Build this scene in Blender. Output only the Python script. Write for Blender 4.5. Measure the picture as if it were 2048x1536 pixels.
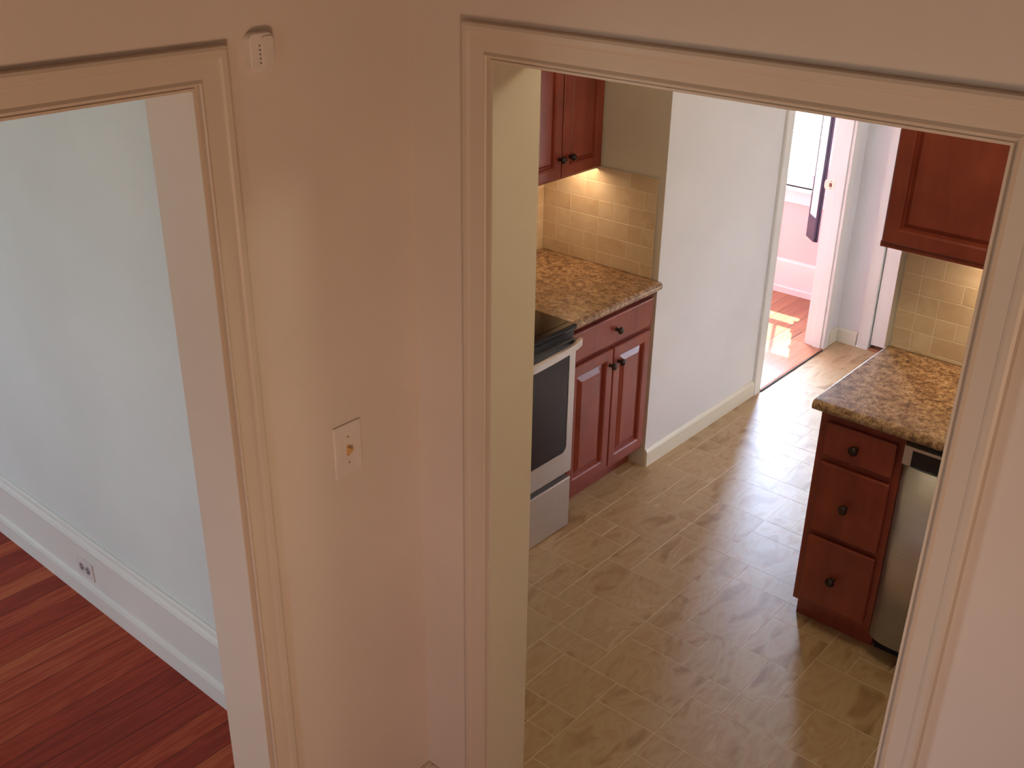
import bpy, bmesh, math, random
from mathutils import Matrix, Vector
random.seed(7)
S = bpy.context.scene
for o in list(bpy.data.objects): bpy.data.objects.remove(o)
C = S.collection

# ------------------------------------------------------------------ camera
cam = bpy.data.cameras.new('camera'); camo = bpy.data.objects.new('camera', cam); C.objects.link(camo)
R_ = Vector((0.75687453, 0.6534026, 0.01435223)); U_ = Vector((-0.29609445, 0.32324106, 0.89880103)); F_ = Vector((-0.5826397, 0.68452922, -0.43812181))
m = Matrix((R_, U_, -F_)).transposed().to_4x4(); m.translation = (2.024, -1.9583, 2.4958)
camo.matrix_world = m
cam.sensor_width = 36; cam.lens = 2130.0 / 2048 * 36; cam.clip_start = .02; cam.clip_end = 200
S.camera = camo

# ------------------------------------------------------------------ world, sun, light
S.view_settings.view_transform = 'Standard'; S.view_settings.look = 'None'
S.view_settings.gamma = 1; S.view_settings.use_curve_mapping = False
S.view_settings.exposure = 0.0
SKY, SUNSKY = 10.3, 70.0
W = bpy.data.worlds.new('sky'); S.world = W; W.use_nodes = True
wn = W.node_tree.nodes; wl = W.node_tree.links; wn.clear()
wo = wn.new('ShaderNodeOutputWorld'); bg = wn.new('ShaderNodeBackground')
tc = wn.new('ShaderNodeTexCoord'); sx = wn.new('ShaderNodeSeparateXYZ'); cr = wn.new('ShaderNodeValToRGB')
mr = wn.new('ShaderNodeMapRange'); mr.inputs['From Min'].default_value = -.25; mr.inputs['From Max'].default_value = .8
wl.new(tc.outputs['Generated'], sx.inputs[0]); wl.new(sx.outputs['Z'], mr.inputs['Value']); wl.new(mr.outputs[0], cr.inputs[0])
e = cr.color_ramp.elements
e[0].position = 0; e[0].color = (.42, .42, .36, 1)
e[1].position = 1; e[1].color = (.58, .75, 1, 1)
k = cr.color_ramp.elements.new(.24); k.color = (.78, .86, .97, 1)
k = cr.color_ramp.elements.new(.20); k.color = (.5, .52, .45, 1)
# the sky is much brighter on the sun's side (+Y) than away from it
dp = wn.new('ShaderNodeVectorMath'); dp.operation = 'DOT_PRODUCT'; dp.inputs[1].default_value = (-.25, .87, .42)
wl.new(tc.outputs['Generated'], dp.inputs[0])
gm = wn.new('ShaderNodeMapRange'); gm.interpolation_type = 'SMOOTHSTEP'; gm.inputs['From Min'].default_value = .25; gm.inputs['From Max'].default_value = .95
gm.inputs['To Min'].default_value = SKY; gm.inputs['To Max'].default_value = SUNSKY
wl.new(dp.outputs['Value'], gm.inputs['Value']); wl.new(gm.outputs[0], bg.inputs['Strength'])
gf = wn.new('ShaderNodeMapRange'); gf.inputs['From Min'].default_value = .25; gf.inputs['From Max'].default_value = .95; wl.new(dp.outputs['Value'], gf.inputs['Value'])
mxw = wn.new('ShaderNodeMix'); mxw.data_type = 'RGBA'; mxw.blend_type = 'MULTIPLY'; mxw.inputs['B'].default_value = (.80, .91, 1.05, 1)
wl.new(gf.outputs[0], mxw.inputs['Factor']); wl.new(cr.outputs[0], mxw.inputs['A'])
wl.new(mxw.outputs['Result'], bg.inputs[0]); wl.new(bg.outputs[0], wo.inputs[0])

def light(name, kind, loc, energy, col, size=.1, sizey=None, aim=None, **kw):
    l = bpy.data.lights.new(name, kind); l.energy = energy; l.color = col
    if kind == 'AREA':
        l.size = size
        if sizey: l.shape = 'RECTANGLE'; l.size_y = sizey
    elif kind in ('POINT', 'SPOT'): l.shadow_soft_size = size
    for a, b in kw.items(): setattr(l, a, b)
    o = bpy.data.objects.new(name, l); C.objects.link(o); o.location = loc
    if aim is not None: o.rotation_euler = (Vector(aim) - Vector(loc)).to_track_quat('-Z', 'Y').to_euler()
    return o
def portal(name, loc, w, h, aim):
    o = light(name, 'AREA', loc, 1, (1, 1, 1), w, h, aim); o.data.cycles.is_portal = True
sun = light('sun', 'SUN', (-3, 9, 9), 34, (1, .95, .86), aim=(-3 + .45, 8, 9 - 2.14)); sun.data.angle = .009
portal('portal_sunny', (-1.4, 4.36, 1.52), 1.4, 1.65, (-1.4, 0, 1.52))
portal('portal_side', (-3.52, 3.1, 1.4), 1.6, 1.4, (0, 3.0, 1.4))
portal('portal_back', (2.42, 2.775, 1.325), .55, .85, (0, 2.8, 1.3))
portal('portal_passage', (1.3, 3.685 + .12, .85), .4, .5, (1.3, 0, .85))
portal('portal_hall', (2.3, -4.12, 1.4), .6, 1.0, (2.3, 0, 1.4))
portal('portal_left_room', (-2.2, -4.12, 1.5), 1.55, 1.5, (-2.2, 0, 1.5))
light('hall_bounce_spot', 'SPOT', (2.95, -2.6, .9), 104, (1, .60, .36), .28, aim=(.4, -1.3, 1.9), spot_size=math.radians(104), spot_blend=1.0)  # added unseen spot standing in for warm light bounced off the hall floor
light('kitchen_ceiling_lamp', 'POINT', (1.3, .55, 2.50), 14, (1, .88, .58), .10)
light('passage_fill_light', 'POINT', (1.15, 2.35, 2.52), 3.5, (1, .93, .92), .12)  # added unseen fill light, brightens the passage end wall
light('under_cabinet_lamp', 'AREA', (-.66, 1.57, 1.338), .85, (1, .70, .42), .24, .14, (-.70, 1.56, 0))
light('under_cabinet_lamp', 'AREA', (1.12, 1.58, 1.345), 1.2, (1, .74, .46), .20, .12, (1.10, 1.60, 0))

# ------------------------------------------------------------------ materials
def new_mat(name):
    M = bpy.data.materials.new(name); M.use_nodes = True
    nt = M.node_tree; b = nt.nodes['Principled BSDF']
    return M, nt, b
def N(nt, t, **kw):
    n = nt.nodes.new(t)
    for a, v in kw.items():
        if a in n.inputs: n.inputs[a].default_value = v
        else: setattr(n, a, v)
    return n
def ramp(nt, fac, stops):
    r = nt.nodes.new('ShaderNodeValToRGB'); el = r.color_ramp.elements
    while len(el) < len(stops): el.new(.5)
    for q, (p, c) in zip(el, stops): q.position = p; q.color = (*c, 1)
    nt.links.new(fac, r.inputs[0]); return r.outputs[0]
def coords(nt, scale=(1, 1, 1), kind='Object'):
    t = nt.nodes.new('ShaderNodeTexCoord'); mp = nt.nodes.new('ShaderNodeMapping'); mp.inputs['Scale'].default_value = scale
    nt.links.new(t.outputs[kind], mp.inputs[0]); return mp.outputs[0]
def bump(nt, b, h, strength=.1, dist=.01):
    n = nt.nodes.new('ShaderNodeBump'); n.inputs['Strength'].default_value = strength; n.inputs['Distance'].default_value = dist
    nt.links.new(h, n.inputs['Height']); nt.links.new(n.outputs[0], b.inputs['Normal'])
def paint(name, col, rough=.55, bs=.06, var=.04, spec=.5):
    M, nt, b = new_mat(name)
    v = coords(nt); n = N(nt, 'ShaderNodeTexNoise', Scale=2.2, Detail=4.0); nt.links.new(v, n.inputs['Vector'])
    d = tuple(c * (1 - var) for c in col); u = tuple(min(1, c * (1 + var)) for c in col)
    nt.links.new(ramp(nt, n.outputs['Fac'], [(.3, d), (.7, u)]), b.inputs['Base Color'])
    b.inputs['Roughness'].default_value = rough; b.inputs['Specular IOR Level'].default_value = spec
    f = N(nt, 'ShaderNodeTexNoise', Scale=90.0, Detail=3.0); nt.links.new(v, f.inputs['Vector']); bump(nt, b, f.outputs['Fac'], bs, .004)
    return M
def plain(name, col, rough=.4, metal=0., coat=0., spec=.5):
    M, nt, b = new_mat(name)
    v = coords(nt); n = N(nt, 'ShaderNodeTexNoise', Scale=14.0, Detail=3.0); nt.links.new(v, n.inputs['Vector'])
    nt.links.new(ramp(nt, n.outputs['Fac'], [(.3, tuple(c * .94 for c in col)), (.7, tuple(min(1, c * 1.05) for c in col))]), b.inputs['Base Color'])
    b.inputs['Roughness'].default_value = rough; b.inputs['Metallic'].default_value = metal
    b.inputs['Coat Weight'].default_value = coat; b.inputs['Specular IOR Level'].default_value = spec
    return M
hall_paint = paint('hall wall paint', (.80, .70, .62))
kit_wall = paint('kitchen taupe wall paint', (.72, .655, .565))
trim_paint = paint('cream trim gloss paint', (.73, .625, .515), .38, .03)
left_paint = paint('pale grey wall paint', (.72, .768, .735))
left_base = paint('white gloss baseboard paint', (.78, .79, .74), .3, .03)
kit_paint = paint('kitchen olive cream paint', (.70, .63, .51))
white_paint = paint('white wall paint', (.83, .80, .81))
white_trim = paint('white trim gloss paint', (.84, .81, .78), .3, .03)
base_trim = paint('cream kitchen baseboard paint', (.84, .76, .62), .35, .03)
pink_paint = paint('pink wall paint', (.82, .54, .53))
ceil_paint = paint('white ceiling paint', (.82, .80, .76))
shutter_mat = plain('dark navy stained wood', (.022, .02, .04), .35)
shutter_pale = plain('pale shutter infill', (.75, .75, .85), .3)
bronze = plain('dark bronze', (.05, .032, .028), .32, .7)
steel_m, nt, b = new_mat('brushed stainless steel')
v = coords(nt, (3, 3, 260)); n = N(nt, 'ShaderNodeTexNoise', Scale=2.0, Detail=3.0); nt.links.new(v, n.inputs['Vector'])
nt.links.new(ramp(nt, n.outputs['Fac'], [(.3, (.62, .58, .57)), (.7, (.72, .68, .67))]), b.inputs['Base Color'])
b.inputs['Metallic'].default_value = .85; b.inputs['Roughness'].default_value = .36; bump(nt, b, n.outputs['Fac'], .02, .002)
black_glass = plain('black ceramic glass', (.012, .009, .010), .12, 0, 0, .35)
black_plastic = plain('black plastic', (.016, .014, .016), .35)
oven_glass = plain('dark oven window glass', (.022, .014, .02), .16, 0, 0, .35)
plate_mat = plain('cream plastic plate', (.85, .76, .70), .35)
plate_white = plain('white plastic plate', (.74, .70, .68), .35)
toggle_mat = plain('amber toggle plastic', (.72, .42, .16), .35)
dark_slot = plain('dark slot', (.03, .025, .025), .6)
brass = plain('cream painted brass', (.86, .72, .55), .3, .2)
rust = plain('rusty brown recess', (.16, .05, .03), .7)

def wood_cherry(name='cherry stained maple'):
    M, nt, b = new_mat(name)
    v = coords(nt, (9, 9, 1.1)); n = N(nt, 'ShaderNodeTexNoise', Scale=3.0, Detail=6.0, Distortion=.4); nt.links.new(v, n.inputs['Vector'])
    v2 = coords(nt, (3, 3, 3)); n2 = N(nt, 'ShaderNodeTexNoise', Scale=3.0, Detail=2.0); nt.links.new(v2, n2.inputs['Vector'])
    a = N(nt, 'ShaderNodeMath', operation='ADD'); nt.links.new(n.outputs['Fac'], a.inputs[0]); nt.links.new(n2.outputs['Fac'], a.inputs[1])
    h = N(nt, 'ShaderNodeMath', operation='MULTIPLY'); nt.links.new(a.outputs[0], h.inputs[0]); h.inputs[1].default_value = .5
    nt.links.new(ramp(nt, h.outputs[0], [(.32, (.20, .031, .018)), (.5, (.26, .044, .024)), (.68, (.315, .060, .032))]), b.inputs['Base Color'])
    b.inputs['Roughness'].default_value = .33; b.inputs['Coat Weight'].default_value = .22; b.inputs['Coat Roughness'].default_value = .30
    bump(nt, b, n.outputs['Fac'], .02, .002); return M
cherry = wood_cherry()

def plank_mat(name, pitch, x0, cols, rough=.28, grain=1.0, seam=.028):
    # boards running along +Y; seams every `pitch` in X
    M, nt, b = new_mat(name); L = nt.links
    t = nt.nodes.new('ShaderNodeTexCoord'); s = nt.nodes.new('ShaderNodeSeparateXYZ'); L.new(t.outputs['Object'], s.inputs[0])
    a = N(nt, 'ShaderNodeMath', operation='SUBTRACT'); L.new(s.outputs['X'], a.inputs[0]); a.inputs[1].default_value = x0
    d = N(nt, 'ShaderNodeMath', operation='DIVIDE'); L.new(a.outputs[0], d.inputs[0]); d.inputs[1].default_value = pitch
    fl = N(nt, 'ShaderNodeMath', operation='FLOOR'); L.new(d.outputs[0], fl.inputs[0])
    fr = N(nt, 'ShaderNodeMath', operation='FRACT'); L.new(d.outputs[0], fr.inputs[0])
    wn_ = nt.nodes.new('ShaderNodeTexWhiteNoise'); wn_.noise_dimensions = '1D'; L.new(fl.outputs[0], wn_.inputs['W'])
    mx = N(nt, 'ShaderNodeMath', operation='MULTIPLY'); L.new(wn_.outputs['Value'], mx.inputs[0]); mx.inputs[1].default_value = 17.0
    yy = N(nt, 'ShaderNodeMath', operation='ADD'); L.new(s.outputs['Y'], yy.inputs[0]); L.new(mx.outputs[0], yy.inputs[1])
    cb = nt.nodes.new('ShaderNodeCombineXYZ'); L.new(s.outputs['X'], cb.inputs[0]); L.new(yy.outputs[0], cb.inputs[1])
    mp = nt.nodes.new('ShaderNodeMapping'); mp.inputs['Scale'].default_value = (14, 1.1, 1); L.new(cb.outputs[0], mp.inputs[0])
    n = N(nt, 'ShaderNodeTexNoise', Scale=1.6, Detail=3.0, Distortion=.5); L.new(mp.outputs[0], n.inputs['Vector'])
    w = N(nt, 'ShaderNodeMath', operation='MULTIPLY'); L.new(n.outputs['Fac'], w.inputs[0]); w.inputs[1].default_value = 9.0
    sn = N(nt, 'ShaderNodeMath', operation='SINE'); m2 = N(nt, 'ShaderNodeMath', operation='MULTIPLY'); L.new(w.outputs[0], m2.inputs[0]); m2.inputs[1].default_value = 3.6
    L.new(m2.outputs[0], sn.inputs[0])
    g = N(nt, 'ShaderNodeMapRange'); L.new(sn.outputs[0], g.inputs['Value']); g.inputs['From Min'].default_value = -1
    mix = N(nt, 'ShaderNodeMath', operation='MULTIPLY_ADD'); L.new(g.outputs[0], mix.inputs[0]); mix.inputs[1].default_value = .45 * grain
    L.new(wn_.outputs['Value'], mix.inputs[2])
    sc = N(nt, 'ShaderNodeMath', operation='MULTIPLY'); L.new(mix.outputs[0], sc.inputs[0]); sc.inputs[1].default_value = .69
    col = ramp(nt, sc.outputs[0], cols)
    # seam mask
    pp = N(nt, 'ShaderNodeMath', operation='PINGPONG'); L.new(fr.outputs[0], pp.inputs[0]); pp.inputs[1].default_value = .5
    sm = N(nt, 'ShaderNodeMapRange'); L.new(pp.outputs[0], sm.inputs['Value']); sm.inputs['From Max'].default_value = seam
    mc = nt.nodes.new('ShaderNodeMix'); mc.data_type = 'RGBA'; L.new(sm.outputs[0], mc.inputs['Factor'])
    mc.inputs['A'].default_value = (*[c * .22 for c in cols[0][1]], 1); L.new(col, mc.inputs['B'])
    L.new(mc.outputs['Result'], b.inputs['Base Color'])
    b.inputs['Roughness'].default_value = rough; b.inputs['Specular IOR Level'].default_value = .3; bump(nt, b, sm.outputs[0], .25, .002)
    return M
oak_left = plank_mat('reddish pine floorboards', .088, -.44, [(.0, (.23, .024, .011)), (.5, (.37, .046, .018)), (1., (.52, .125, .045))], .5)
oak_sun = plank_mat('orange oak floorboards', .0875, -.4735, [(.0, (.24, .085, .04)), (.5, (.36, .14, .07)), (1., (.46, .20, .11))], .30, 1.0, .045)
thr_mat = plank_mat('oak threshold', .5, -.6, [(.0, (.36, .13, .065)), (.5, (.45, .18, .095)), (1., (.52, .23, .13))], .22)
closet_thr = plain('brown oak sill', (.30, .11, .05), .35)

def tile_mat(name, stops, rough=.3, scale=5., bs=.12, coat=0., attr_amt=.5, streak=(1, 1, 1)):
    M, nt, b = new_mat(name); L = nt.links
    at = nt.nodes.new('ShaderNodeAttribute'); at.attribute_name = 'rnd'
    t = nt.nodes.new('ShaderNodeTexCoord'); ad = nt.nodes.new('ShaderNodeVectorMath'); ad.operation = 'MULTIPLY_ADD'
    L.new(at.outputs['Color'], ad.inputs[0]); ad.inputs[1].default_value = (9, 9, 9); L.new(t.outputs['Object'], ad.inputs[2])
    mp = nt.nodes.new('ShaderNodeMapping'); mp.inputs['Scale'].default_value = streak; L.new(ad.outputs[0], mp.inputs[0])
    n = N(nt, 'ShaderNodeTexNoise', Scale=scale, Detail=5.0, Distortion=.9); L.new(mp.outputs[0], n.inputs['Vector'])
    sp = nt.nodes.new('ShaderNodeSeparateColor'); L.new(at.outputs['Color'], sp.inputs[0])
    ma = N(nt, 'ShaderNodeMath', operation='MULTIPLY_ADD'); L.new(sp.outputs[0], ma.inputs[0]); ma.inputs[1].default_value = attr_amt; L.new(n.outputs['Fac'], ma.inputs[2])
    su = N(nt, 'ShaderNodeMath', operation='SUBTRACT'); L.new(ma.outputs[0], su.inputs[0]); su.inputs[1].default_value = attr_amt * .5
    L.new(ramp(nt, su.outputs[0], stops), b.inputs['Base Color'])
    f = N(nt, 'ShaderNodeTexNoise', Scale=28.0, Detail=4.0); L.new(t.outputs['Object'], f.inputs['Vector'])
    b.inputs['Roughness'].default_value = rough; b.inputs['Coat Weight'].default_value = coat
    bump(nt, b, f.outputs['Fac'], bs, .003)
    return M
vinyl = tile_mat('beige slate vinyl tile', [(.27, (.33, .19, .09)), (.42, (.47, .30, .155)), (.52, (.53, .365, .205)), (.62, (.49, .31, .165)), (.78, (.60, .45, .28))], .40, 8., .012, 0., .07, (1.7, .7, 1))
vinyl_grout = plain('pale tan vinyl grout', (.72, .60, .43), .35)
splash = tile_mat('tumbled beige wall tile', [(.25, (.60, .44, .28)), (.5, (.68, .52, .35)), (.75, (.74, .60, .43))], .42, 9., .05, 0., .22)
splash_grout = plain('cream wall grout', (.80, .68, .52), .8)

granite, nt, b = new_mat('brown speckled granite laminate'); L = nt.links
v = coords(nt); n1 = N(nt, 'ShaderNodeTexNoise', Scale=36.0, Detail=6.0, Roughness=.7); L.new(v, n1.inputs['Vector'])
n2 = N(nt, 'ShaderNodeTexNoise', Scale=120.0, Detail=4.0, Roughness=.7); L.new(v, n2.inputs['Vector'])
n3 = N(nt, 'ShaderNodeTexNoise', Scale=16.0, Detail=4.0); L.new(v, n3.inputs['Vector'])
c1 = ramp(nt, n1.outputs['Fac'], [(.33, (.12, .065, .04)), (.42, (.32, .18, .10)), (.52, (.54, .34, .18)), (.60, (.66, .45, .26)), (.70, (.46, .36, .30))])
c2 = ramp(nt, n2.outputs['Fac'], [(.34, (.05, .035, .03)), (.42, (.6, .45, .35)), (.55, (1, 1, 1))])
c3 = ramp(nt, n3.outputs['Fac'], [(.35, (.66, .60, .60)), (.62, (1.0, 1.0, 1.0))])
mm = nt.nodes.new('ShaderNodeMix'); mm.data_type = 'RGBA'; mm.blend_type = 'MULTIPLY'; mm.inputs['Factor'].default_value = .8; L.new(c1, mm.inputs['A']); L.new(c2, mm.inputs['B'])
m3 = nt.nodes.new('ShaderNodeMix'); m3.data_type = 'RGBA'; m3.blend_type = 'MULTIPLY'; m3.inputs['Factor'].default_value = .8; L.new(mm.outputs['Result'], m3.inputs['A']); L.new(c3, m3.inputs['B'])
L.new(m3.outputs['Result'], b.inputs['Base Color']); b.inputs['Roughness'].default_value = .28; b.inputs['Coat Weight'].default_value = .15

glass, nt, b = new_mat('window glass'); L = nt.links
tr = nt.nodes.new('ShaderNodeBsdfTransparent'); gl = nt.nodes.new('ShaderNodeBsdfGlossy'); gl.inputs['Roughness'].default_value = .02
fz = nt.nodes.new('ShaderNodeFresnel'); fz.inputs['IOR'].default_value = 1.45; mxs = nt.nodes.new('ShaderNodeMixShader')
ge = nt.nodes.new('ShaderNodeNewGeometry'); inv = N(nt, 'ShaderNodeMath', operation='SUBTRACT'); inv.inputs[0].default_value = 1; L.new(ge.outputs['Backfacing'], inv.inputs[1])
fm = N(nt, 'ShaderNodeMath', operation='MULTIPLY'); L.new(fz.outputs[0], fm.inputs[0]); L.new(inv.outputs[0], fm.inputs[1])
L.new(fm.outputs[0], mxs.inputs[0]); L.new(tr.outputs[0], mxs.inputs[1]); L.new(gl.outputs[0], mxs.inputs[2])
L.new(mxs.outputs[0], nt.nodes['Material Output'].inputs[0])

# ------------------------------------------------------------------ geometry helpers
def box(bm, x0, x1, y0, y1, z0, z1, mi=0):
    P = [bm.verts.new(p) for p in ((x0, y0, z0), (x1, y0, z0), (x1, y1, z0), (x0, y1, z0), (x0, y0, z1), (x1, y0, z1), (x1, y1, z1), (x0, y1, z1))]
    for f in ((0, 3, 2, 1), (4, 5, 6, 7), (0, 1, 5, 4), (1, 2, 6, 5), (2, 3, 7, 6), (3, 0, 4, 7)):
        q = bm.faces.new([P[i] for i in f]); q.material_index = mi
def obj(name, bm, mats, parent=None, bevel=0, smooth=False, segs=2):
    me = bpy.data.meshes.new(name)
    bmesh.ops.recalc_face_normals(bm, faces=bm.faces[:])
    bm.to_mesh(me); bm.free()
    for mm_ in (mats if isinstance(mats, (list, tuple)) else [mats]): me.materials.append(mm_)
    o = bpy.data.objects.new(name, me); C.objects.link(o)
    if parent is not None: o.parent = parent; o.matrix_parent_inverse = Matrix.Translation(-parent.location) if parent.parent is None else Matrix.Identity(4)
    if bevel:
        md = o.modifiers.new('bevel', 'BEVEL'); md.width = bevel; md.segments = segs; md.limit_method = 'ANGLE'; md.angle_limit = math.radians(40)
    if smooth:
        for p in me.polygons: p.use_smooth = True
    return o
def bx(name, ext, mats, parent=None, bevel=0, segs=2):
    bm = bmesh.new(); box(bm, *ext); return obj(name, bm, mats, parent, bevel, segs=segs)
def boxes(name, exts, mats, parent=None, bevel=0):
    bm = bmesh.new()
    for q in exts: box(bm, *q)
    return obj(name, bm, mats, parent, bevel)
def struct(o): o['kind'] = 'structure'; return o
def tag(o, label, cat, group=None):
    o['label'] = label; o['category'] = cat
    if group: o['group'] = group
    return o
def thing(name, loc, label, cat, group=None):
    o = bpy.data.objects.new(name, None); C.objects.link(o); o.location = loc; o.empty_display_size = .1
    return tag(o, label, cat, group)
def prism(bm, prof, axis, a, b, mi=0):
    """extrude closed 2D profile along axis. axis 'x': prof=(y,z); 'y': prof=(x,z); 'z': prof=(x,y)"""
    def P(p, t): return {'x': (t, p[0], p[1]), 'y': (p[0], t, p[1]), 'z': (p[0], p[1], t)}[axis]
    A = [bm.verts.new(P(p, a)) for p in prof]; B = [bm.verts.new(P(p, b)) for p in prof]
    n = len(prof)
    for i in range(n):
        f = bm.faces.new((A[i], A[(i + 1) % n], B[(i + 1) % n], B[i])); f.material_index = mi
    bm.faces.new(A).material_index = mi; bm.faces.new(B[::-1]).material_index = mi
def sweepU(bm, prof, lo, hi, top, bottom, plane, pos, sgn):
    """casing of profile (u outward from opening, d out of wall) round an opening lo..hi, head at top.
    plane 'x': wall plane x=pos, running in y;  'y': wall plane y=pos, running in x. sgn: side the casing stands on"""
    rows = []
    for (u, d) in prof:
        c = pos + sgn * d
        pts = [(lo - u, bottom), (lo - u, top + u), (hi + u, top + u), (hi + u, bottom)]
        rows.append([bm.verts.new((c, s, z) if plane == 'x' else (s, c, z)) for s, z in pts])
    for i in range(len(rows)):
        A = rows[i]; B = rows[(i + 1) % len(rows)]
        for j in range(3): bm.faces.new((A[j], A[j + 1], B[j + 1], B[j]))
    bm.faces.new([r[0] for r in rows]); bm.faces.new([r[3] for r in rows][::-1])
def revolve(bm, prof, origin, axis, seg=20):
    """prof=(r,h) along axis vector"""
    ax = Vector(axis).normalized(); t = ax.orthogonal().normalized(); s = ax.cross(t); o = Vector(origin)
    rings = []
    for r, h in prof:
        rings.append([bm.verts.new(o + ax * h + (t * math.cos(2 * math.pi * i / seg) + s * math.sin(2 * math.pi * i / seg)) * r) for i in range(seg)])
    for A, B in zip(rings, rings[1:]):
        for i in range(seg): bm.faces.new((A[i], A[(i + 1) % seg], B[(i + 1) % seg], B[i]))
    bm.faces.new(rings[0][::-1]); bm.faces.new(rings[-1])
def knob(parent, origin, axis, r=.0155):
    bm = bmesh.new()
    revolve(bm, [(.009, 0), (.009, .002), (.006, .005), (.0055, .012), (.009, .016), (r, .020), (r * 1.02, .024), (r * .85, .029), (r * .45, .032), (.002, .033)], origin, axis)
    return obj('knob', bm, bronze, parent, smooth=True)

# ------------------------------------------------------------------ dimensions
HS = .81                                               # scale of the hall about the eye point used when measuring
hx = lambda v: 2.024 + (v - 2.024) * HS
hy = lambda v: -1.9583 + (v + 1.9583) * HS
hz = lambda v: 2.4958 + (v - 2.4958) * HS
X0, Y0 = hx(0), hy(0)                                   # hall wall planes
a1, a2, H1, jd = hx(.2846), hx(1.4827), hz(2.073), hy(.1744)
b1, lH1, jl = hy(-.6492), hz(2.0531), hx(-.1853)
bL = -2.05
yl = -.5004
xL, YB, xW, YR, YC, YP = -.914, 1.695, -.278, 1.705, 3.685, 4.187
D0, D1 = 2.752, 3.496                                   # doorway to sunny room (y)
KC = 2.65                                               # kitchen ceiling
HC = 4.8

# ------------------------------------------------------------------ walls
struct(boxes('wall_hall_left', [(jl, X0, b1, jd, 0, HC), (jl, X0, bL, b1, lH1, HC), (jl, X0, -4.1, bL, 0, HC)], hall_paint))
struct(boxes('wall_hall_front', [(X0, a1, Y0, jd, 0, HC), (a1, a2, Y0, jd, H1, HC), (a2, 3.3, Y0, jd, 0, HC)], hall_paint))
struct(bx('wall_hall_right', (3.2, 3.3, -4.1, Y0, 0, HC), hall_paint))
struct(boxes('wall_hall_back', [(jl, 2.0, -4.2, -4.1, 0, HC), (2.6, 3.3, -4.2, -4.1, 0, HC), (2.0, 2.6, -4.2, -4.1, 0, .9), (2.0, 2.6, -4.2, -4.1, 1.9, HC)], hall_paint))
bm = bmesh.new()
for q in ((2.0, 2.05, -4.17, -4.12, .9, 1.9), (2.55, 2.6, -4.17, -4.12, .9, 1.9), (2.0, 2.6, -4.17, -4.12, .9, .95), (2.0, 2.6, -4.17, -4.12, 1.85, 1.9)): box(bm, *q)
w5 = struct(obj('window_5_added', bm, white_trim)); bx('window_pane', (2.0, 2.6, -4.148, -4.145, .9, 1.9), glass, w5)  # unseen window added to put neutral daylight on the hall front wall
struct(bx('ceiling_hall', (jl, 3.3, -4.2, jd, HC, HC + .1), ceil_paint))
struct(boxes('trim_1', [(a1, a1 + .0006, Y0 - .003, jd + .003, 0, H1), (a2 - .0006, a2, Y0 - .003, jd + .003, 0, H1), (a1, a2, Y0 - .003, jd + .003, H1 - .0006, H1)], kit_paint))
struct(boxes('trim_2', [(jl - .003, X0 + .003, b1 - .0006, b1, 0, lH1), (jl - .003, X0 + .003, bL, bL + .0006, 0, lH1), (jl - .003, X0 + .003, bL, b1, lH1 - .0006, lH1)], trim_paint))
cas = [(0, -.001), (0, .004), (.005, .004), (.0055, .0005), (.012, .0005), (.0125, .010), (.016, .0135), (.0205, .010), (.0225, .0085),
       (.045, .0115), (.060, .0135), (.0625, .017), (.068, .0195), (.080, .0205), (.0865, .018), (.088, .004), (.088, -.001)]
cas = [(u * HS, d * HS if d < 0 else d) for u, d in cas]
bm = bmesh.new(); sweepU(bm, cas, a1, a2, H1, 0, 'y', Y0, -1); struct(obj('trim_3', bm, trim_paint))
bm = bmesh.new(); sweepU(bm, cas, bL, b1, lH1, 0, 'x', X0, 1); struct(obj('trim_4', bm, trim_paint))
for nm, q in (('baseboard_hall_left', (X0, X0 + .016, b1 + .072, Y0, 0, .185)), ('baseboard_hall_front', (X0 + .016, a1 - .072, Y0 - .016, Y0, 0, .185)), ('baseboard_hall_right', (a2 + .072, 3.2, Y0 - .016, Y0, 0, .185))):
    struct(bx(nm, q, trim_paint, bevel=.004))

# left (living) room
struct(bx('wall_living_far', (-4.3, jl, yl, yl + .1, 0, 2.7), left_paint))
struct(bx('wall_living_left', (-4.3, -4.2, -4.2, yl, 0, 2.7), left_paint))
struct(boxes('wall_living_back', [(-4.3, -3.0, -4.2, -4.1, 0, 2.7), (-1.45, jl, -4.2, -4.1, 0, 2.7), (-3.0, -1.45, -4.2, -4.1, 0, .75), (-3.0, -1.45, -4.2, -4.1, 2.25, 2.7)], left_paint))
struct(bx('ceiling_living', (-4.3, jl, -4.2, yl + .1, 2.7, 2.8), ceil_paint))
struct(bx('floor_living', (-4.3, X0, -4.2, yl + .05, -.04, 0), oak_left))
base_prof = [(0, 0), (-.030, 0), (-.030, .066), (-.026, .078), (-.020, .082), (-.018, .084), (-.018, .232), (-.021, .236), (-.024, .246), (-.020, .258), (-.014, .268), (-.012, .282), (-.008, .289), (0, .289)]
bm = bmesh.new(); prism(bm, [(yl + d, z) for d, z in base_prof], 'x', -4.2, jl); struct(obj('baseboard_living', bm, left_base))
bm = bmesh.new()
fx0, fx1, fz0, fz1 = -3.0, -1.45, .75, 2.25
for q in ((fx0, fx0 + .05, -4.17, -4.12, fz0, fz1), (fx1 - .05, fx1, -4.17, -4.12, fz0, fz1), (fx0, fx1, -4.17, -4.12, fz0, fz0 + .06), (fx0, fx1, -4.17, -4.12, fz1 - .05, fz1), ((fx0 + fx1) / 2 - .03, (fx0 + fx1) / 2 + .03, -4.17, -4.12, fz0, fz1)): box(bm, *q)
w4 = struct(obj('window_4', bm, white_trim)); bx('window_pane', (fx0, fx1, -4.148, -4.145, fz0, fz1), glass, w4)

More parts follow.
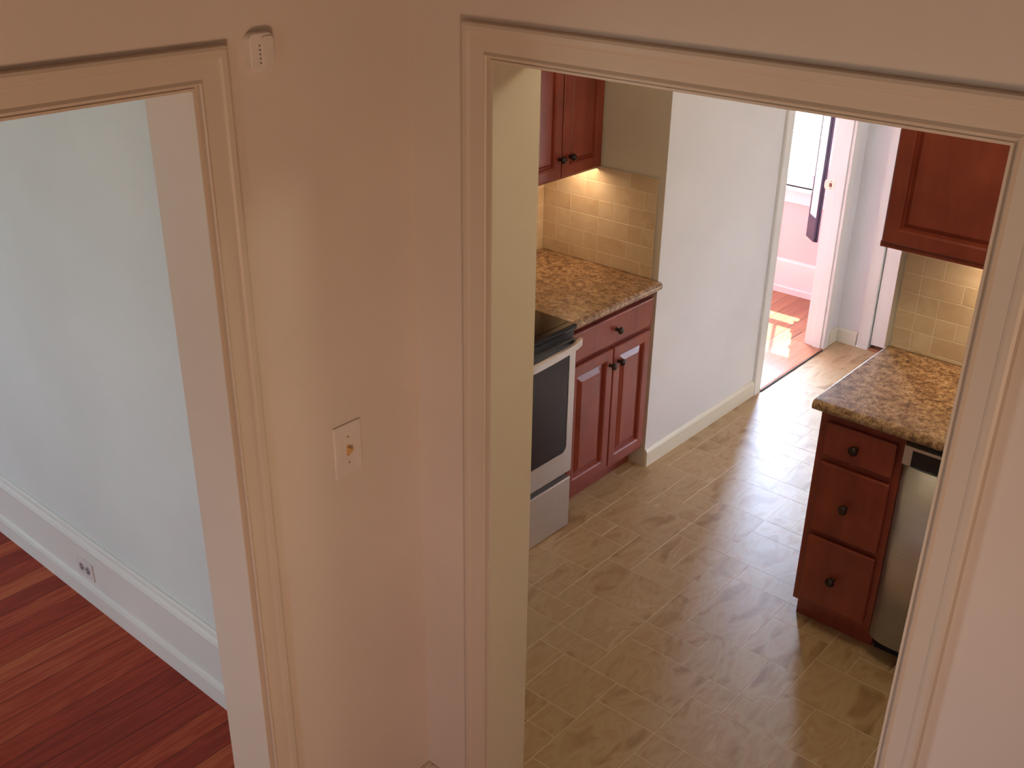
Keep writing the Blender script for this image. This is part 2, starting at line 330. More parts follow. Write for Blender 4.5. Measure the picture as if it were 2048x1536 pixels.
# kitchen shell
struct(bx('wall_kitchen_left', (xL - .1, xL, jd, YB, 0, KC), kit_paint))
struct(bx('wall_kitchen_far_left', (xL - .1, xW - .1, YB, YB + .1, 0, KC), kit_wall))
struct(bx('wall_kitchen_far_corner', (xW - .1, xW - .0006, YB, YB + .02, 0, KC), kit_wall))
struct(boxes('wall_passage_left', [(xW - .1, xW, YB + .0006, D0, 0, KC), (xW - .1, xW, D1, YC, 0, KC), (xW - .1, xW, D0, D1, 2.04, KC)], white_paint))
struct(bx('wall_kitchen_far_right', (.722, 3.1, YR, YR + .1, 0, KC), kit_paint))
struct(bx('wall_kitchen_right', (3.0, 3.1, jd, YR, 0, KC), kit_paint))
struct(boxes('wall_kitchen_near', [(xL - .1, jl, jd - .1, jd, 0, KC), (jl, a1, jd, jd + .002, 0, KC), (a2, 3.0, jd, jd + .002, 0, KC), (a1, a2, jd, jd + .002, H1, KC)], kit_paint))
struct(bx('ceiling_kitchen', (xL - .1, 3.1, jd, YC + .1, KC, KC + .1), ceil_paint))
# passage end wall with closet door opening
dx0, dx1 = -.072, .64
struct(boxes('wall_passage_end', [(xW - .1, dx0, YC, YC + .1, 0, KC), (dx1, 1.1, YC, YC + .1, 0, KC), (1.5, 2.5, YC, YC + .1, 0, KC), (1.1, 1.5, YC, YC + .1, 0, .6), (1.1, 1.5, YC, YC + .1, 1.1, KC), (dx0, dx1, YC, YC + .1, 2.03, KC)], white_paint))
struct(boxes('wall_closet_light_block', [(dx0 - .1, dx0, YC + .1, YC + .7, 0, KC), (dx1, dx1 + .1, YC + .1, YC + .7, 0, KC), (dx0 - .1, dx1 + .1, YC + .7, YC + .8, 0, KC), (dx0, dx1, YC + .1, YC + .7, 2.2, 2.3), (dx0, dx1, YC, YC + .7, -.04, -.002)], white_paint))  # unseen box added to keep sky light from leaking round the door
bm = bmesh.new()
for q in ((1.1, 1.125, YC + .02, YC + .06, .6, 1.1), (1.475, 1.5, YC + .02, YC + .06, .6, 1.1), (1.1, 1.5, YC + .02, YC + .06, .6, .63), (1.1, 1.5, YC + .02, YC + .06, 1.07, 1.1)): box(bm, *q)
w6 = struct(obj('window_6_added', bm, white_trim)); bx('window_pane', (1.1, 1.5, YC + .038, YC + .041, .6, 1.1), glass, w6)  # unseen window added and sized for the sheen on the left wall cabinet
wy0, wy1, wz0, wz1 = 2.5, 3.05, .9, 1.75
struct(boxes('wall_passage_right', [(2.4, 2.5, YR + .1, wy0, 0, KC), (2.4, 2.5, wy1, YC, 0, KC), (2.4, 2.5, wy0, wy1, 0, wz0), (2.4, 2.5, wy0, wy1, wz1, KC)], white_paint))
bm = bmesh.new()
for q in ((2.41, 2.45, wy0, wy0 + .05, wz0, wz1), (2.41, 2.45, wy1 - .05, wy1, wz0, wz1), (2.41, 2.45, wy0, wy1, wz0, wz0 + .06), (2.41, 2.45, wy0, wy1, wz1 - .05, wz1), (2.41, 2.45, wy0, wy1, 1.38, 1.42)): box(bm, *q)
w3 = struct(obj('window_3', bm, white_trim)); bx('window_pane', (2.428, 2.431, wy0, wy1, wz0, wz1), glass, w3)
# baseboards in kitchen / passage
def bboard(name, prof, axis, a, b_, mat):
    bm = bmesh.new(); prism(bm, prof, axis, a, b_); return struct(obj(name, bm, mat))
bp = [(0, 0), (.014, 0), (.014, .072), (.010, .080), (.004, .087), (0, .088)]
bboard('baseboard_passage_left', [(xW + d, z) for d, z in bp], 'y', YB + .0006, 2.688, base_trim)
bboard('baseboard_passage_corner', [(xW + d, z) for d, z in bp], 'y', D1 + .075, YC, base_trim)
bboard('baseboard_passage_end', [(YC - d, z) for d, z in bp], 'x', xW + .014, dx0 - .075, base_trim)
# doorway to sunny room: casing, jambs, strike
flat = [(0, 0), (0, .016), (.006, .018), (.058, .018), (.062, .014), (.062, 0)]
bm = bmesh.new(); sweepU(bm, [(u, d) for u, d in flat], D0, D1, 2.04, 0, 'x', xW, 1); struct(obj('trim_5', bm, white_trim, bevel=.002))
jm = [(xW - .102, xW + .017, D0, D0 + .004, 0, 2.04), (xW - .102, xW + .017, D1 - .004, D1, 0, 2.04), (xW - .102, xW + .017, D0, D1, 2.036, 2.04),
      (xW - .050, xW + .0, D1 - .014, D1 - .004, 0, 2.036), (xW - .050, xW + .0, D0 + .004, D0 + .014, 0, 2.036)]
struct(boxes('trim_6', jm, white_trim, bevel=.002))
st = thing('strike_plate', (xW - .09, D1 - .004, .955), 'small cream strike plate with rusty latch hole on the white door jamb', 'strike plate')
bm = bmesh.new()
prism(bm, [(xW - .118, .945), (xW - .114, .932), (xW - .102, .926), (xW - .062, .926), (xW - .062, .984), (xW - .102, .984), (xW - .114, .978), (xW - .118, .965)], 'y', D1 - .0062, D1 - .004); obj('plate', bm, brass, st)
bx('latch_hole', (xW - .090, xW - .074, D1 - .0068, D1 - .006, .944, .966), rust, st)
for z in (.934, .976):
    bm = bmesh.new(); revolve(bm, [(.003, 0), (.0025, .001)], (xW - .080, D1 - .0062, z), (0, -1, 0), 10); obj('screw', bm, rust, st)
# threshold
bm = bmesh.new(); prism(bm, [(-.4715, 0), (-.268, 0), (-.262, .004), (-.264, .008), (-.272, .0095), (-.4715, .0095)], 'y', D0 + .004, D1 - .004)
tag(obj('threshold_board', bm, thr_mat), 'honey oak threshold board across the doorway to the pink room', 'threshold')
bx('dark_edge', (-.2612, -.2582, D0 + .01, D1 - .012, 0, .008), dark_slot)
bx('board_gap', (-.4745, -.4716, D0 + .004, D1 + .15, 0, .0060), dark_slot, bpy.data.objects['threshold_board'])
bpy.data.objects['dark_edge'].parent = bpy.data.objects['threshold_board']; bpy.data.objects['dark_edge'].name = 'dark_front_strip'  # dark strip along the front of the threshold
# closet door at passage end
bm = bmesh.new(); sweepU(bm, [(0, 0), (0, .012), (.004, .016), (.02, .016), (.05, .018), (.066, .018), (.070, 0)], dx0, dx1, 2.03, 0, 'y', YC, -1); struct(obj('trim_7', bm, white_trim))
dr = struct(bx('door_1', (dx0 + .006, dx1 - .004, YC + .004, YC + .04, .03, 2.026), white_trim, bevel=.002))
bm = bmesh.new(); revolve(bm, [(.012, 0), (.010, .03), (.026, .04), (.028, .055), (.015, .066), (.003, .068)], (dx1 - .07, YC + .004, .95), (0, -1, 0)); obj('door_knob', bm, brass, dr, smooth=True)
tag(bx('door_sill', (dx0, dx1, YC - .012, YC + .1, 0.0, .012), closet_thr, bevel=.002), 'narrow brown wooden sill under the white closed door', 'sill')

# floors -------------------------------------------------------------
TX, TY, P1, P2 = .032, .09, .113, .1125
base_tiles = [(4, 6, 1, 1), (3, 6, 1, 2), (3, 5, 2, 1), (5, 5, 2, 2), (4, 7, 2, 3), (3, 0, 1, 1), (0, 6, 3, 2), (1, 4, 2, 2), (3, 3, 3, 2), (6, 4, 1, 1),
              (7, 5, 1, 2), (4, 2, 2, 1), (2, 1, 2, 2), (0, 5, 1, 1), (6, 7, 2, 2), (7, 4, 2, 1), (6, 2, 3, 2), (6, 1, 1, 1), (7, 1, 1, 1), (0, 0, 1, 2),
              (1, 0, 2, 1), (1, 1, 1, 2), (1, 3, 2, 1)]
def tile_mesh(name, rects, to3, mats, g, depth, ext):
    """rects in plane coords; to3(u,v,d)->xyz, grout plane behind"""
    bm = bmesh.new(); rl = bm.loops.layers.float_color.new('rnd')
    for (u0, u1, v0, v1) in rects:
        u0 += g; u1 -= g; v0 += g; v1 -= g
        if u1 - u0 < .004 or v1 - v0 < .004: continue
        c = (random.random(), random.random(), random.random(), 1)
        e_ = min(.0012, depth)
        top = [bm.verts.new(to3(u, v, 0)) for u, v in ((u0 + e_, v0 + e_), (u1 - e_, v0 + e_), (u1 - e_, v1 - e_), (u0 + e_, v1 - e_))]
        bot = [bm.verts.new(to3(u, v, depth)) for u, v in ((u0, v0), (u1, v0), (u1, v1), (u0, v1))]
        fs = [bm.faces.new(top)] + [bm.faces.new((top[i], top[(i + 1) % 4], bot[(i + 1) % 4], bot[i])) for i in range(4)]
        for f in fs:
            for lp in f.loops: lp[rl] = c
    for (u0, u1, v0, v1) in ext:
        f = bm.faces.new([bm.verts.new(to3(u, v, depth)) for u, v in ((u0, v0), (u1, v0), (u1, v1), (u0, v1))]); f.material_index = 1
        f = bm.faces.new([bm.verts.new(to3(u, v, depth + .004)) for u, v in ((u0, v0), (u1, v0), (u1, v1), (u0, v1))]); f.material_index = 1
    return obj(name, bm, mats)
rects = []
rx0, rx1, ry0, ry1 = -.95, 3.05, Y0 + .07, YC
for bi in range(-2, 5):
    for bj in range(-3, 6):
        for (i, j, w, h) in base_tiles:
            u0 = TX + P1 * (i + 8 * bi); v0 = TY + P2 * (j + 8 * bj); u1 = u0 + P1 * w; v1 = v0 + P2 * h
            u0, u1, v0, v1 = max(u0, rx0), min(u1, rx1), max(v0, ry0), min(v1, ry1)
            if v1 <= ry0 or u1 <= rx0 or u0 >= rx1 or v0 >= ry1: continue
            rects.append((u0, u1, v0, v1))
struct(tile_mesh('floor_kitchen', rects, lambda u, v, d: (u, v, -d), [vinyl, vinyl_grout], .0013, .0008, [(rx0, rx1, ry0, ry1)]))
struct(bx('floor_hall', (X0, 3.3, -4.2, ry0, -.04, -.002), oak_left))
struct(bx('floor_sunny', (-3.5, xW - .1, YB + .1, YP + .05, -.03, .004), oak_sun))

# sunny room ---------------------------------------------------------
sx0, sx1, sz0, sz1 = -2.1, -.70, .70, 2.35
struct(boxes('wall_sunny_window', [(-3.6, sx0, YP, YP + .15, 0, KC), (sx1, xW - .1, YP, YP + .15, 0, KC), (sx0, sx1, YP, YP + .15, 0, sz0), (sx0, sx1, YP, YP + .15, sz1, KC)], pink_paint))
struct(boxes('wall_sunny_left', [(-3.6, -3.5, YB, 2.3, 0, KC), (-3.6, -3.5, 3.9, YP, 0, KC), (-3.6, -3.5, 2.3, 3.9, 0, .7), (-3.6, -3.5, 2.3, 3.9, 2.1, KC)], pink_paint))
struct(bx('wall_sunny_near', (-3.6, xW - .1, YB + .1, YB + .12, 0, KC), pink_paint))
struct(boxes('wall_sunny_right', [(xW - .102, xW - .1, YB + .12, D0, 0, KC), (xW - .102, xW - .1, D1, YP, 0, KC), (xW - .102, xW - .1, D0, D1, 2.04, KC)], pink_paint))
struct(bx('wall_sunny_corner', (xW - .1, xW, YC + .1, YP, 0, KC), pink_paint))
struct(bx('ceiling_sunny', (-3.6, xW - .1, YB, YP + .15, KC, KC + .1), ceil_paint))
sp_ = [(0, 0), (-.022, 0), (-.022, .040), (-.015, .046), (-.012, .048), (-.012, .212), (-.006, .224), (0, .228)]
bboard('baseboard_sunny', [(YP + d, z) for d, z in sp_], 'x', -3.5, xW - .1, paint('pale pink baseboard paint', (.88, .74, .72), .35, .03))
def sash_window(name, axis, lo, hi, z0, z1, mid, p0, p1, mat, upper_muntin=True):
    bm = bmesh.new()
    def B(a, b_, c, d, q0, q1):
        box(bm, *( (a, b_, q0, q1, c, d) if axis == 'y' else (q0, q1, a, b_, c, d)))
    pm = (p0 + p1) / 2
    B(lo, lo + .03, z0, z1, p0 - .01, p1 + .01); B(hi - .03, hi, z0, z1, p0 - .01, p1 + .01); B(lo, hi, z1 - .03, z1, p0 - .01, p1 + .01); B(lo, hi, z0, z0 + .02, p0 - .01, p1 + .01)
    B(lo + .03, hi - .03, z0 + .02, z0 + .06, p0, pm); B(lo + .03, hi - .03, mid - .02, mid + .02, p0, pm)
    B(lo + .03, lo + .06, z0 + .02, mid, p0, pm); B(hi - .06, hi - .03, z0 + .02, mid, p0, pm)
    B(lo + .03, hi - .03, mid - .02, mid + .02, pm, p1); B(lo + .03, hi - .03, z1 - .07, z1 - .03, pm, p1)
    B(lo + .03, lo + .06, mid, z1, pm, p1); B(hi - .06, hi - .03, mid, z1, pm, p1)
    if upper_muntin:
        for k_ in range(1, 6): q = lo + (hi - lo) * k_ / 6; B(q - .008, q + .008, mid, z1 - .03, pm + .005, p1 - .005)
        pass
    w = struct(obj(name, bm, mat))
    g = bmesh.new()
    for (c, d, q) in ((z0, mid, (p0 + pm) / 2), (mid, z1, (pm + p1) / 2)):
        box(g, *((lo + .03, hi - .03, q - .001, q + .001, c, d) if axis == 'y' else (q - .001, q + .001, lo + .03, hi - .03, c, d)))
    obj('window_pane', g, glass, w)
    return w
sash_window('window_1', 'y', sx0, sx1, sz0, sz1, 1.24, YP + .04, YP + .10, white_trim)
sash_window('window_2_added', 'x', 2.3, 3.9, .7, 2.1, 1.4, -3.58, -3.52, white_trim)  # the side window is unseen, added to brighten the pink wall
# stool and apron, casing
pale = paint('pale window trim paint', (.88, .80, .80), .35, .03)
struct(boxes('trim_8', [(sx0 - .1, sx1 + .1, YP - .035, YP + .04, sz0 - .018, sz0), (sx0 - .08, sx1 + .08, YP - .016, YP, .602, sz0 - .018), (sx1, sx1 + .06, YP - .018, YP, sz0, sz1 + .09), (sx0 - .085, sx0, YP - .018, YP, sz0, sz1 + .09), (sx0, sx1, YP - .018, YP, sz1, sz1 + .09)], pale, bevel=.003))
# folding shutter
sh = thing('folding_shutter', (-.69, 3.99, .476), 'tall dark navy folding shutter hanging open beside the bright window', 'shutter')
Mx, My = -.597, 3.90; ux, uy = -.715, .699            # leaf direction towards the window
wx_, wy_ = .47, .883                                  # thickness direction
zb, zt = .476, 2.12
def leaf(bm, s0, s1, t0, t1, z0, z1, off=(0, 0)):
    q = [(Mx + ux * s + wx_ * t + off[0], My + uy * s + wy_ * t + off[1]) for s, t in ((s0, t0), (s1, t0), (s1, t1), (s0, t1))]
    prism(bm, q, 'z', z0, z1)
def make_leaf(t0, t1, W_=.132, z0=zb, nm='leaf'):
    bm = bmesh.new()
    leaf(bm, 0, .012, t0, t1, z0, zt); leaf(bm, W_ - .012, W_, t0, t1, z0, zt); leaf(bm, .012, W_ - .012, t0, t1, z0, z0 + .145); leaf(bm, .012, W_ - .012, t0, t1, zt - .08, zt)
    lf = obj(nm, bm, shutter_mat, sh, bevel=.001)
    bm = bmesh.new(); leaf(bm, .0125, W_ - .0125, t0 + .003, t1 - .004, z0 + .146, zt - .081); obj('infill_panel', bm, shutter_pale, lf)
    return lf
make_leaf(0, .015); make_leaf(.018, .034, .12, zb - .004)
bm = bmesh.new(); q = (Mx + ux * .132, My + uy * .132)
bm.free()
for z in (.80, 1.3, 1.95): bx('hinge', (q[0] - .014, q[0] + .004, q[1] - .004, YP - .019, z, z + .05), shutter_pale, sh)

# ------------------------------------------------------------------ backsplashes
def splash_rects(u0, u1, rows, offs, w=.152, first=None):
    out = []
    for r, (v0, v1) in enumerate(rows):
        u = u0
        if first: out.append((u0, u0 + first, v0, v1)); u = u0 + first
        seq = offs[r % len(offs)]; k_ = 0
        while u < u1 - .002:
            wd = w if seq[k_ % len(seq)] == 2 else w / 2
            out.append((u, min(u + wd, u1), v0, v1)); u += wd; k_ += 1
    return out
rowsL = [(.914 + .0, .974), (.974, 1.050), (1.050, 1.127), (1.127, 1.204), (1.204, 1.281), (1.281, 1.349)]
rL = splash_rects(xL + .006, -.309, rowsL, [(2, 2, 1, 2), (1, 2, 1, 2, 2), (1, 1, 2, 2, 1), (2, 2, 1, 1, 2), (1, 2, 2, 2), (2, 1, 1, 2)], .1535)
sl = tile_mesh('tile_backsplash', rL, lambda u, v, d: (u, YB - .0085 + d, v), [splash, splash_grout], .0013, .0009, [(xL + .001, -.309, .915, 1.349)])
tag(sl, 'beige stone tile backsplash on the end wall behind the stove-side counter', 'backsplash')
rL2 = splash_rects(.4, YB - .008, rowsL, [(2, 1, 2), (1, 2, 2), (2, 2, 1)], .1535)
s2 = tile_mesh('side_tiles', rL2, lambda u, v, d: (xL + .0085 - d, u, v), [splash, splash_grout], .0013, .0009, [(.4, YB - .009, .915, 1.349)]); s2.parent = sl
rowsR = [(.914, .929), (.929, .997), (.997, 1.066), (1.066, 1.137), (1.137, 1.207), (1.207, 1.277), (1.277, 1.349)]
rR = splash_rects(.745, 2.98, rowsR, [(2, 2, 1), (1, 2, 1, 2), (1, 1, 2, 1, 2), (1, 2, 2, 2, 1), (2, 2, 2, 1), (1, 2, 1, 1), (2, 1, 2)], .150, .070)
sr = tile_mesh('tile_backsplash', rR, lambda u, v, d: (u, YR - .006 + d, v), [splash, splash_grout], .0013, .0009, [(.745, 2.99, .915, 1.349)])
tag(sr, 'beige stone tile backsplash behind the counter over the dishwasher', 'backsplash')

# ------------------------------------------------------------------ cabinets
def panel_door(parent, plane, pos, sgn, u0, u1, v0, v1, t=.019, fr=.052, name='door', bev=.024):
    """raised panel door. plane 'x' face at x=pos (u=y) or 'y' face at y=pos (u=x); sgn: outward direction"""
    def P(u, v, d): return (pos + sgn * d, u, v) if plane == 'x' else (u, pos + sgn * d, v)
    def rings(bm, seq, cap=True):
        R = []
        for ins, d in seq: R.append([bm.verts.new(P(u, v, d)) for u, v in ((u0 + ins, v0 + ins), (u1 - ins, v0 + ins), (u1 - ins, v1 - ins), (u0 + ins, v1 - ins))])
        for A, B in zip(R, R[1:]):
            for i in range(4): bm.faces.new((A[i], A[(i + 1) % 4], B[(i + 1) % 4], B[i]))
        if cap: bm.faces.new(R[-1])
        return R
    bm = bmesh.new()
    R = rings(bm, [(0, -t), (0, -.003), (.003, 0), (fr - .010, 0), (fr - .008, -.0015), (fr - .003, -.004), (fr, -.012), (fr + .002, -.0155)], cap=False)
    bm.faces.new(R[0][::-1])
    d = obj(name, bm, cherry, parent)
    bm = bmesh.new()
    rings(bm, [(fr - .004, -.0148), (fr + .005, -.0145), (fr + .004 + bev, -.0035), (fr + .006 + bev, -.002), (fr + .010 + bev, -.002)])
    obj('panel', bm, cherry, d)
    return d
def slab(parent, plane, pos, sgn, u0, u1, v0, v1, t=.019, name='drawer'):
    e_ = (min(pos, pos - sgn * t), max(pos, pos - sgn * t))
    ext = (e_[0], e_[1], u0, u1, v0, v1) if plane == 'x' else (u0, u1, e_[0], e_[1], v0, v1)
    return bx(name, ext, cherry, parent, bevel=.005, segs=3)

# base cabinet by the stove
xf = -.274
bc = thing('base_cabinet', (-.6, 1.39, 0), 'cherry base cabinet with one drawer and two raised-panel doors beside the stove', 'cabinet')
boxes('body', [(xL + .012, xf - .021, 1.083, 1.688, .10, .874)], cherry, bc)
bx('toe_kick', (xL + .02, xf - .085, 1.083, 1.688, 0.0, .10), cherry, bc)
dw = slab(bc, 'x', xf, 1, 1.100, 1.667, .722, .846); knob(dw, (xf, 1.400, .782), (1, 0, 0))
for (u0, u1, ku) in ((1.100, 1.3895, 1.370), (1.3965, 1.664, 1.430)):
    d = panel_door(bc, 'x', xf, 1, u0, u1, .128, .698); knob(d, (xf, ku, .628), (1, 0, 0))

# upper cabinet left
xu = -.598
uc = thing('wall_cabinet', (-.76, 1.40, 1.352), 'cherry wall cabinet with two knobbed doors above the stove-side counter', 'cabinet')
boxes('body', [(xL + .002, xu - .020, 1.126, 1.687, 1.354, 2.12)], cherry, uc)
for (u0, u1, ku) in ((1.135, 1.4095, 1.396), (1.4165, 1.683, 1.462)):
    d = panel_door(uc, 'x', xu, 1, u0, u1, 1.352, 2.11, bev=.012); knob(d, (xu, ku, 1.432), (1, 0, 0), .0145)
bx('light_rail', (xu - .034, xu - .021, 1.126, 1.687, 1.340, 1.354), cherry, uc)

# upper cabinet right
yu = 1.477
ur = thing('wall_cabinet', (1.2, 1.59, 1.352), 'cherry wall cabinet over the dishwasher counter, partly hidden by the door casing', 'cabinet')
boxes('body', [(.722, 1.66, yu + .020, YR - .001, 1.362, 2.14)], cherry, ur)
panel_door(ur, 'y', yu, -1, .730, 1.186, 1.370, 2.13, fr=.055, bev=.016); panel_door(ur, 'y', yu, -1, 1.192, 1.652, 1.370, 2.13, fr=.055, bev=.016)
boxes('light_rail', [(.722, 1.66, yu + .012, yu + .030, 1.350, 1.3695)], cherry, ur)

# drawer cabinet right
yf = 1.117
dc = thing('drawer_cabinet', (.9, 1.4, 0), 'narrow cherry base cabinet with three stacked drawers at the counter end', 'cabinet')
boxes('body', [(.758, 1.051, yf + .020, YR - .002, .10, .874)], cherry, dc)
bx('toe_kick', (.758, 1.051, 1.19, YR - .002, 0, .10), cherry, dc)
for v0, v1, kz in ((.717, .842, .780), (.420, .691, .551), (.128, .396, .252)):
    d = slab(dc, 'y', yf, -1, .786, 1.029, v0, v1); knob(d, (.899, yf, kz), (0, -1, 0), .0165)

# countertops
def bull(front, back, sgn, z0=.876, z1=.914, r=.019):
    pts = [(back, z0), (back, z1)]
    for i in range(9):
        a = math.pi / 2 - math.pi * i / 8
        pts.append((front - sgn * r + sgn * r * math.cos(a), (z0 + z1) / 2 + r * math.sin(a)))
    return pts
bm = bmesh.new(); prism(bm, bull(-.248, xL + .001, 1), 'y', 1.081, 1.6885)
tag(obj('countertop', bm, granite, bevel=.001), 'brown speckled laminate countertop with rounded edge between stove and white wall', 'countertop')
bm = bmesh.new(); prism(bm, bull(1.096, YR - .0065, -1), 'x', .735, 2.98)
tag(obj('countertop', bm, granite, bevel=.001), 'brown speckled laminate countertop above the drawers and dishwasher', 'countertop')

# dishwasher
x0, x1 = 1.055, 1.655
dwm = thing('dishwasher', (1.355, 1.4, 0), 'stainless steel dishwasher under the counter beside the drawers, cut off by the casing', 'dishwasher')
bx('body', (x0 + .004, x1 - .004, 1.150, YR - .01, .09, .872), black_plastic, dwm)
bx('toe_panel', (x0 + .004, x1 - .004, 1.195, 1.215, 0, .09), black_plastic, dwm)
def curved_panel(bm, z0, z1, yfr, bulge, edge):
    pr_ = [(x0, 1.148), (x1, 1.148)]
    n_ = 24; top_ = []
    for i in range(n_ + 1):
        s = i / n_; x = x0 + (x1 - x0) * s
        a = min(s, 1 - s) * (x1 - x0)
        y = yfr - bulge * (1 - (1 - min(a / edge, 1)) ** 2.2) + .0
        top_.append((x, y))
    prism(bm, [pr_[0]] + top_ + [pr_[1]], 'z', z0, z1)
bm = bmesh.new(); curved_panel(bm, .089, .786, 1.132, .024, .075); d = obj('door_panel', bm, steel_m, dwm)
for p in d.data.polygons:
    if abs(p.normal.z) < .5: p.use_smooth = True
bm = bmesh.new()
box(bm, x0, x1, 1.112, 1.148, .846, .857); box(bm, x0, x0 + .028, 1.112, 1.148, .789, .846); box(bm, x1 - .028, x1, 1.112, 1.148, .789, .846)
obj('control_frame', bm, steel_m, dwm, bevel=.0015)
bx('control_panel', (x0 + .0285, x1 - .0285, 1.118, 1.147, .789, .8455), black_plastic, dwm, bevel=.001)

# stove
xs = -.235; sy0, sy1 = .315, 1.075
sv = thing('stove', (-.57, .695, 0), 'black and stainless steel electric range with glass top beside the cherry cabinet', 'stove')
bx('body', (xL + .02, xs - .035, sy0, sy1, .005, .898), steel_m, sv)
bm = bmesh.new(); box(bm, xL + .02, xs + .004, sy0 - .004, sy1 + .004, .896, .920); ct = obj('cooktop', bm, black_glass, sv, bevel=.011, segs=4)
bx('glass_surface', (xL + .10, xs - .035, sy0 + .015, sy1 - .013, .9202, .9212), black_glass, ct)
ring_mat = plain('grey burner marking', (.12, .11, .11), .4)
for (cx_, cy_, r_) in ((-.42, .50, .10), (-.42, .89, .08), (-.70, .50, .08), (-.70, .89, .10)):
    seg = 40; bm = bmesh.new()
    A = [bm.verts.new((cx_ + r_ * math.cos(2 * math.pi * i / seg), cy_ + r_ * math.sin(2 * math.pi * i / seg), .9214)) for i in range(seg)]
    B = [bm.verts.new((cx_ + (r_ - .003) * math.cos(2 * math.pi * i / seg), cy_ + (r_ - .003) * math.sin(2 * math.pi * i / seg), .9214)) for i in range(seg)]
    for i in range(seg): bm.faces.new((A[i], A[(i + 1) % seg], B[(i + 1) % seg], B[i]))
    obj('burner_ring', bm, ring_mat, ct)
bx('backguard', (xL + .02, xL + .09, sy0, sy1, .9205, 1.08), black_plastic, sv, bevel=.006)
bx('vent_strip', (xs - .034, xs - .012, sy0 + .004, sy1 - .002, .862, .8955), black_plastic, sv)
# oven door: steel surround with rounded window
def rrect(u0, u1, v0, v1, r, n_=6):
    out = []
    for cx_, cy_, a0_ in ((u1 - r, v1 - r, 0), (u0 + r, v1 - r, 90), (u0 + r, v0 + r, 180), (u1 - r, v0 + r, 270)):
        for i in range(n_ + 1):
            a = math.radians(a0_ + 90 * i / n_); out.append((cx_ + r * math.cos(a), cy_ + r * math.sin(a)))
    return out
bm = bmesh.new()
outer = rrect(sy0 + .003, sy1, .271, .858, .004); inner = rrect(sy0 + .04, sy1 - .037, .372, .835, .028)
def ringf(o_, i_, x, flip=False):
    A = [bm.verts.new((x, u, v)) for u, v in o_]; B = [bm.verts.new((x, u, v)) for u, v in i_]; return A, B
A, B = ringf(outer, inner, xs); A2, B2 = ringf(outer, inner, xs - .034)
n_ = len(A)
for i in range(n_):
    j = (i + 1) % n_
    bm.faces.new((A[i], A[j], B[j], B[i])); bm.faces.new((A2[i], B2[i], B2[j], A2[j])); bm.faces.new((A[i], A2[i], A2[j], A[j])); bm.faces.new((B[i], B[j], B2[j], B2[i]))
od = obj('oven_door', bm, steel_m, sv)
bm = bmesh.new(); prism(bm, [(u, v) for u, v in rrect(sy0 + .0405, sy1 - .0375, .3725, .8345, .0275)], 'x', xs - .03, xs - .0015); obj('oven_window', bm, oven_glass, od)
bx('door_top_trim', (xs - .0005, xs + .003, sy0 + .003, sy1 - .001, .822, .857), black_plastic, od)
# bowed handle
bm = bmesh.new(); n_ = 20; prev = None
for i in range(n_ + 1):
    s = i / n_; y = sy1 + .003 - (sy1 - sy0 + .006) * s; bow = math.sin(math.pi * s)
    xo = xs + .028 + .034 * bow ** .55; z = .850 - .0
    ring = [bm.verts.new(p) for p in ((xo, y, z - .014), (xo, y, z + .014), (xo - .012, y, z + .016), (xo - .012, y, z - .014))]
    if prev:
        for k_ in range(4): bm.faces.new((prev[k_], prev[(k_ + 1) % 4], ring[(k_ + 1) % 4], ring[k_]))
    else: bm.faces.new(ring)
    prev = ring
bm.faces.new(prev[::-1])
box(bm, xs + .0005, xs + .024, sy1 - .022, sy1 + .001, .836, .857); box(bm, xs + .0005, xs + .024, sy0 - .001, sy0 + .022, .836, .857)
obj('handle', bm, steel_m, od)
bx('storage_drawer', (xs - .034, xs, sy0 + .003, sy1, .006, .240), steel_m, sv, bevel=.004)
bx('gap_shadow_strip', (xs - .0345, xs - .03, sy0 + .003, sy1 - .002, .241, .270), dark_slot, sv)
bpy.data.objects['gap_shadow_strip'].name = 'drawer_gap_shade'  # dark strip painting the shade between oven door and drawer

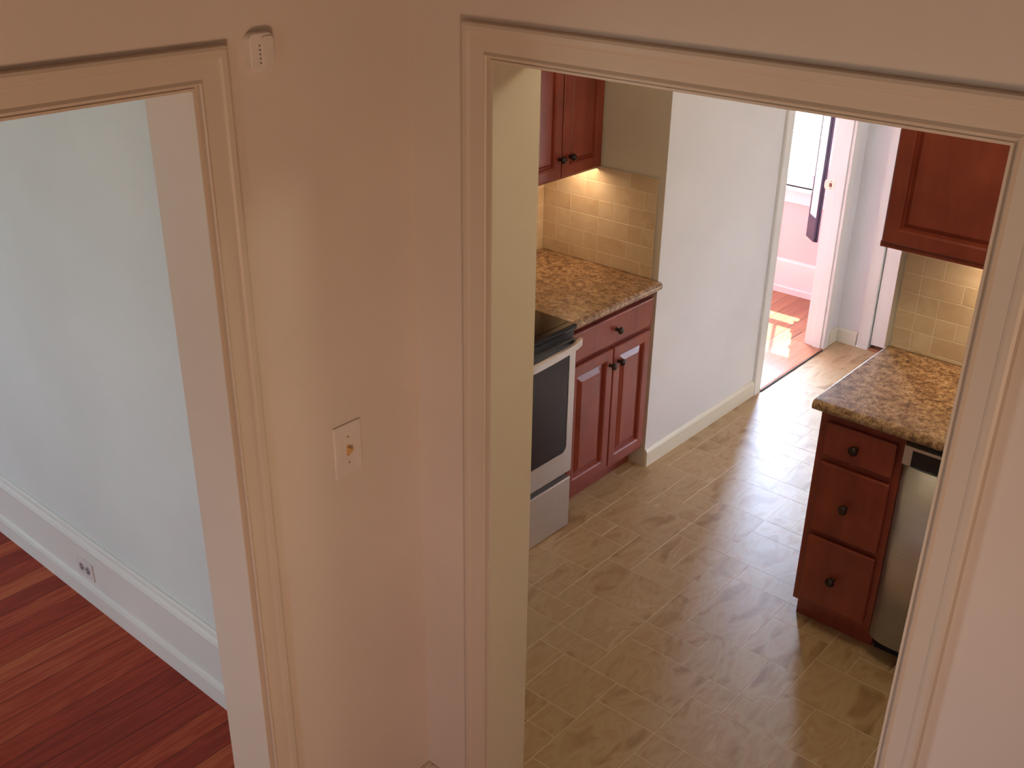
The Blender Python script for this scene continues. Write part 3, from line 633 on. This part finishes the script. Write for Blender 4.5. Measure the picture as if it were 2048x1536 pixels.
# ------------------------------------------------------------------ wall fittings
sy_ = hy(-.286); sz_ = hz(1.026)
sw = thing('light_switch', (X0, sy_, sz_), 'cream toggle light switch on the hall wall between the two openings', 'light switch')
bx('switch_plate', (X0, X0 + .0060, sy_ - .0395, sy_ + .0395, sz_ - .066, sz_ + .066), plate_mat, sw, bevel=.003)
tg = bmesh.new(); prism(tg, [(X0 + .0065, sz_ - .012), (X0 + .018, sz_), (X0 + .019, sz_ + .008), (X0 + .0065, sz_ + .008)], 'y', sy_ - .0035, sy_ + .003); obj('toggle', tg, toggle_mat, sw)
bx('toggle_slot', (X0 + .0058, X0 + .0064, sy_ - .005, sy_ + .0045, sz_ - .014, sz_ + .013), toggle_mat, sw)
for z in (-.032, .034):
    tg = bmesh.new(); revolve(tg, [(.0028, 0), (.0024, .001)], (X0 + .006, sy_, sz_ + z), (1, 0, 0), 12); obj('screw', tg, plain('dull screw', (.45, .34, .28), .5), sw)

c0, c1, c2, c3 = hy(-.507), hy(-.441), hz(2.075), hz(2.158)
ch = thing('door_sensor', (X0, (c0 + c1) / 2, (c2 + c3) / 2), 'small cream rounded plastic sensor box high on the wall beside the living room casing', 'sensor')
tg = bmesh.new(); prism(tg, rrect(c0, c1, c2, c3, .013, 8), 'x', X0, X0 + .020); obj('case', tg, plate_mat, ch, bevel=.003, segs=3)
tg = bmesh.new(); prism(tg, rrect(c0 + .0235, c1 - .003, c2 + .004, c3 - .005, .009, 8), 'x', X0 + .0195, X0 + .0235); obj('front_cover', tg, plate_mat, ch, bevel=.002)
for i in range(5):
    tg = bmesh.new(); revolve(tg, [(.0015, 0), (.0013, .0008)], (X0 + .020, c0 + .0205, c2 + .016 + .0075 * i), (1, 0, 0), 8); obj('vent_dot', tg, dark_slot, ch)

ol = thing('wall_outlet', (-1.245, yl - .018, .147), 'white duplex electrical outlet set sideways in the white living room baseboard', 'outlet')
bx('outlet_plate', (-1.301, -1.190, yl - .023, yl - .018, .109, .185), plate_white, ol, bevel=.002)
for cx_ in (-1.267, -1.224):
    tg = bmesh.new(); prism(tg, [(cx_ + .017 * math.cos(a) * (1 if abs(math.cos(a)) < .8 else .9), .147 + .0165 * math.sin(a)) for a in [2 * math.pi * i / 20 for i in range(20)]], 'y', yl - .0245, yl - .023)
    r = obj('receptacle', tg, plain('grey receptacle', (.42, .39, .38), .4), ol)
    tg = bmesh.new()
    for dz in (-.007, .007): box(tg, cx_ - .006, cx_ + .004, yl - .0252, yl - .0244, .147 + dz - .0022, .147 + dz + .0022)
    box(tg, cx_ + .008, cx_ + .013, yl - .0252, yl - .0244, .1445, .1495)
    obj('slot', tg, dark_slot, r)
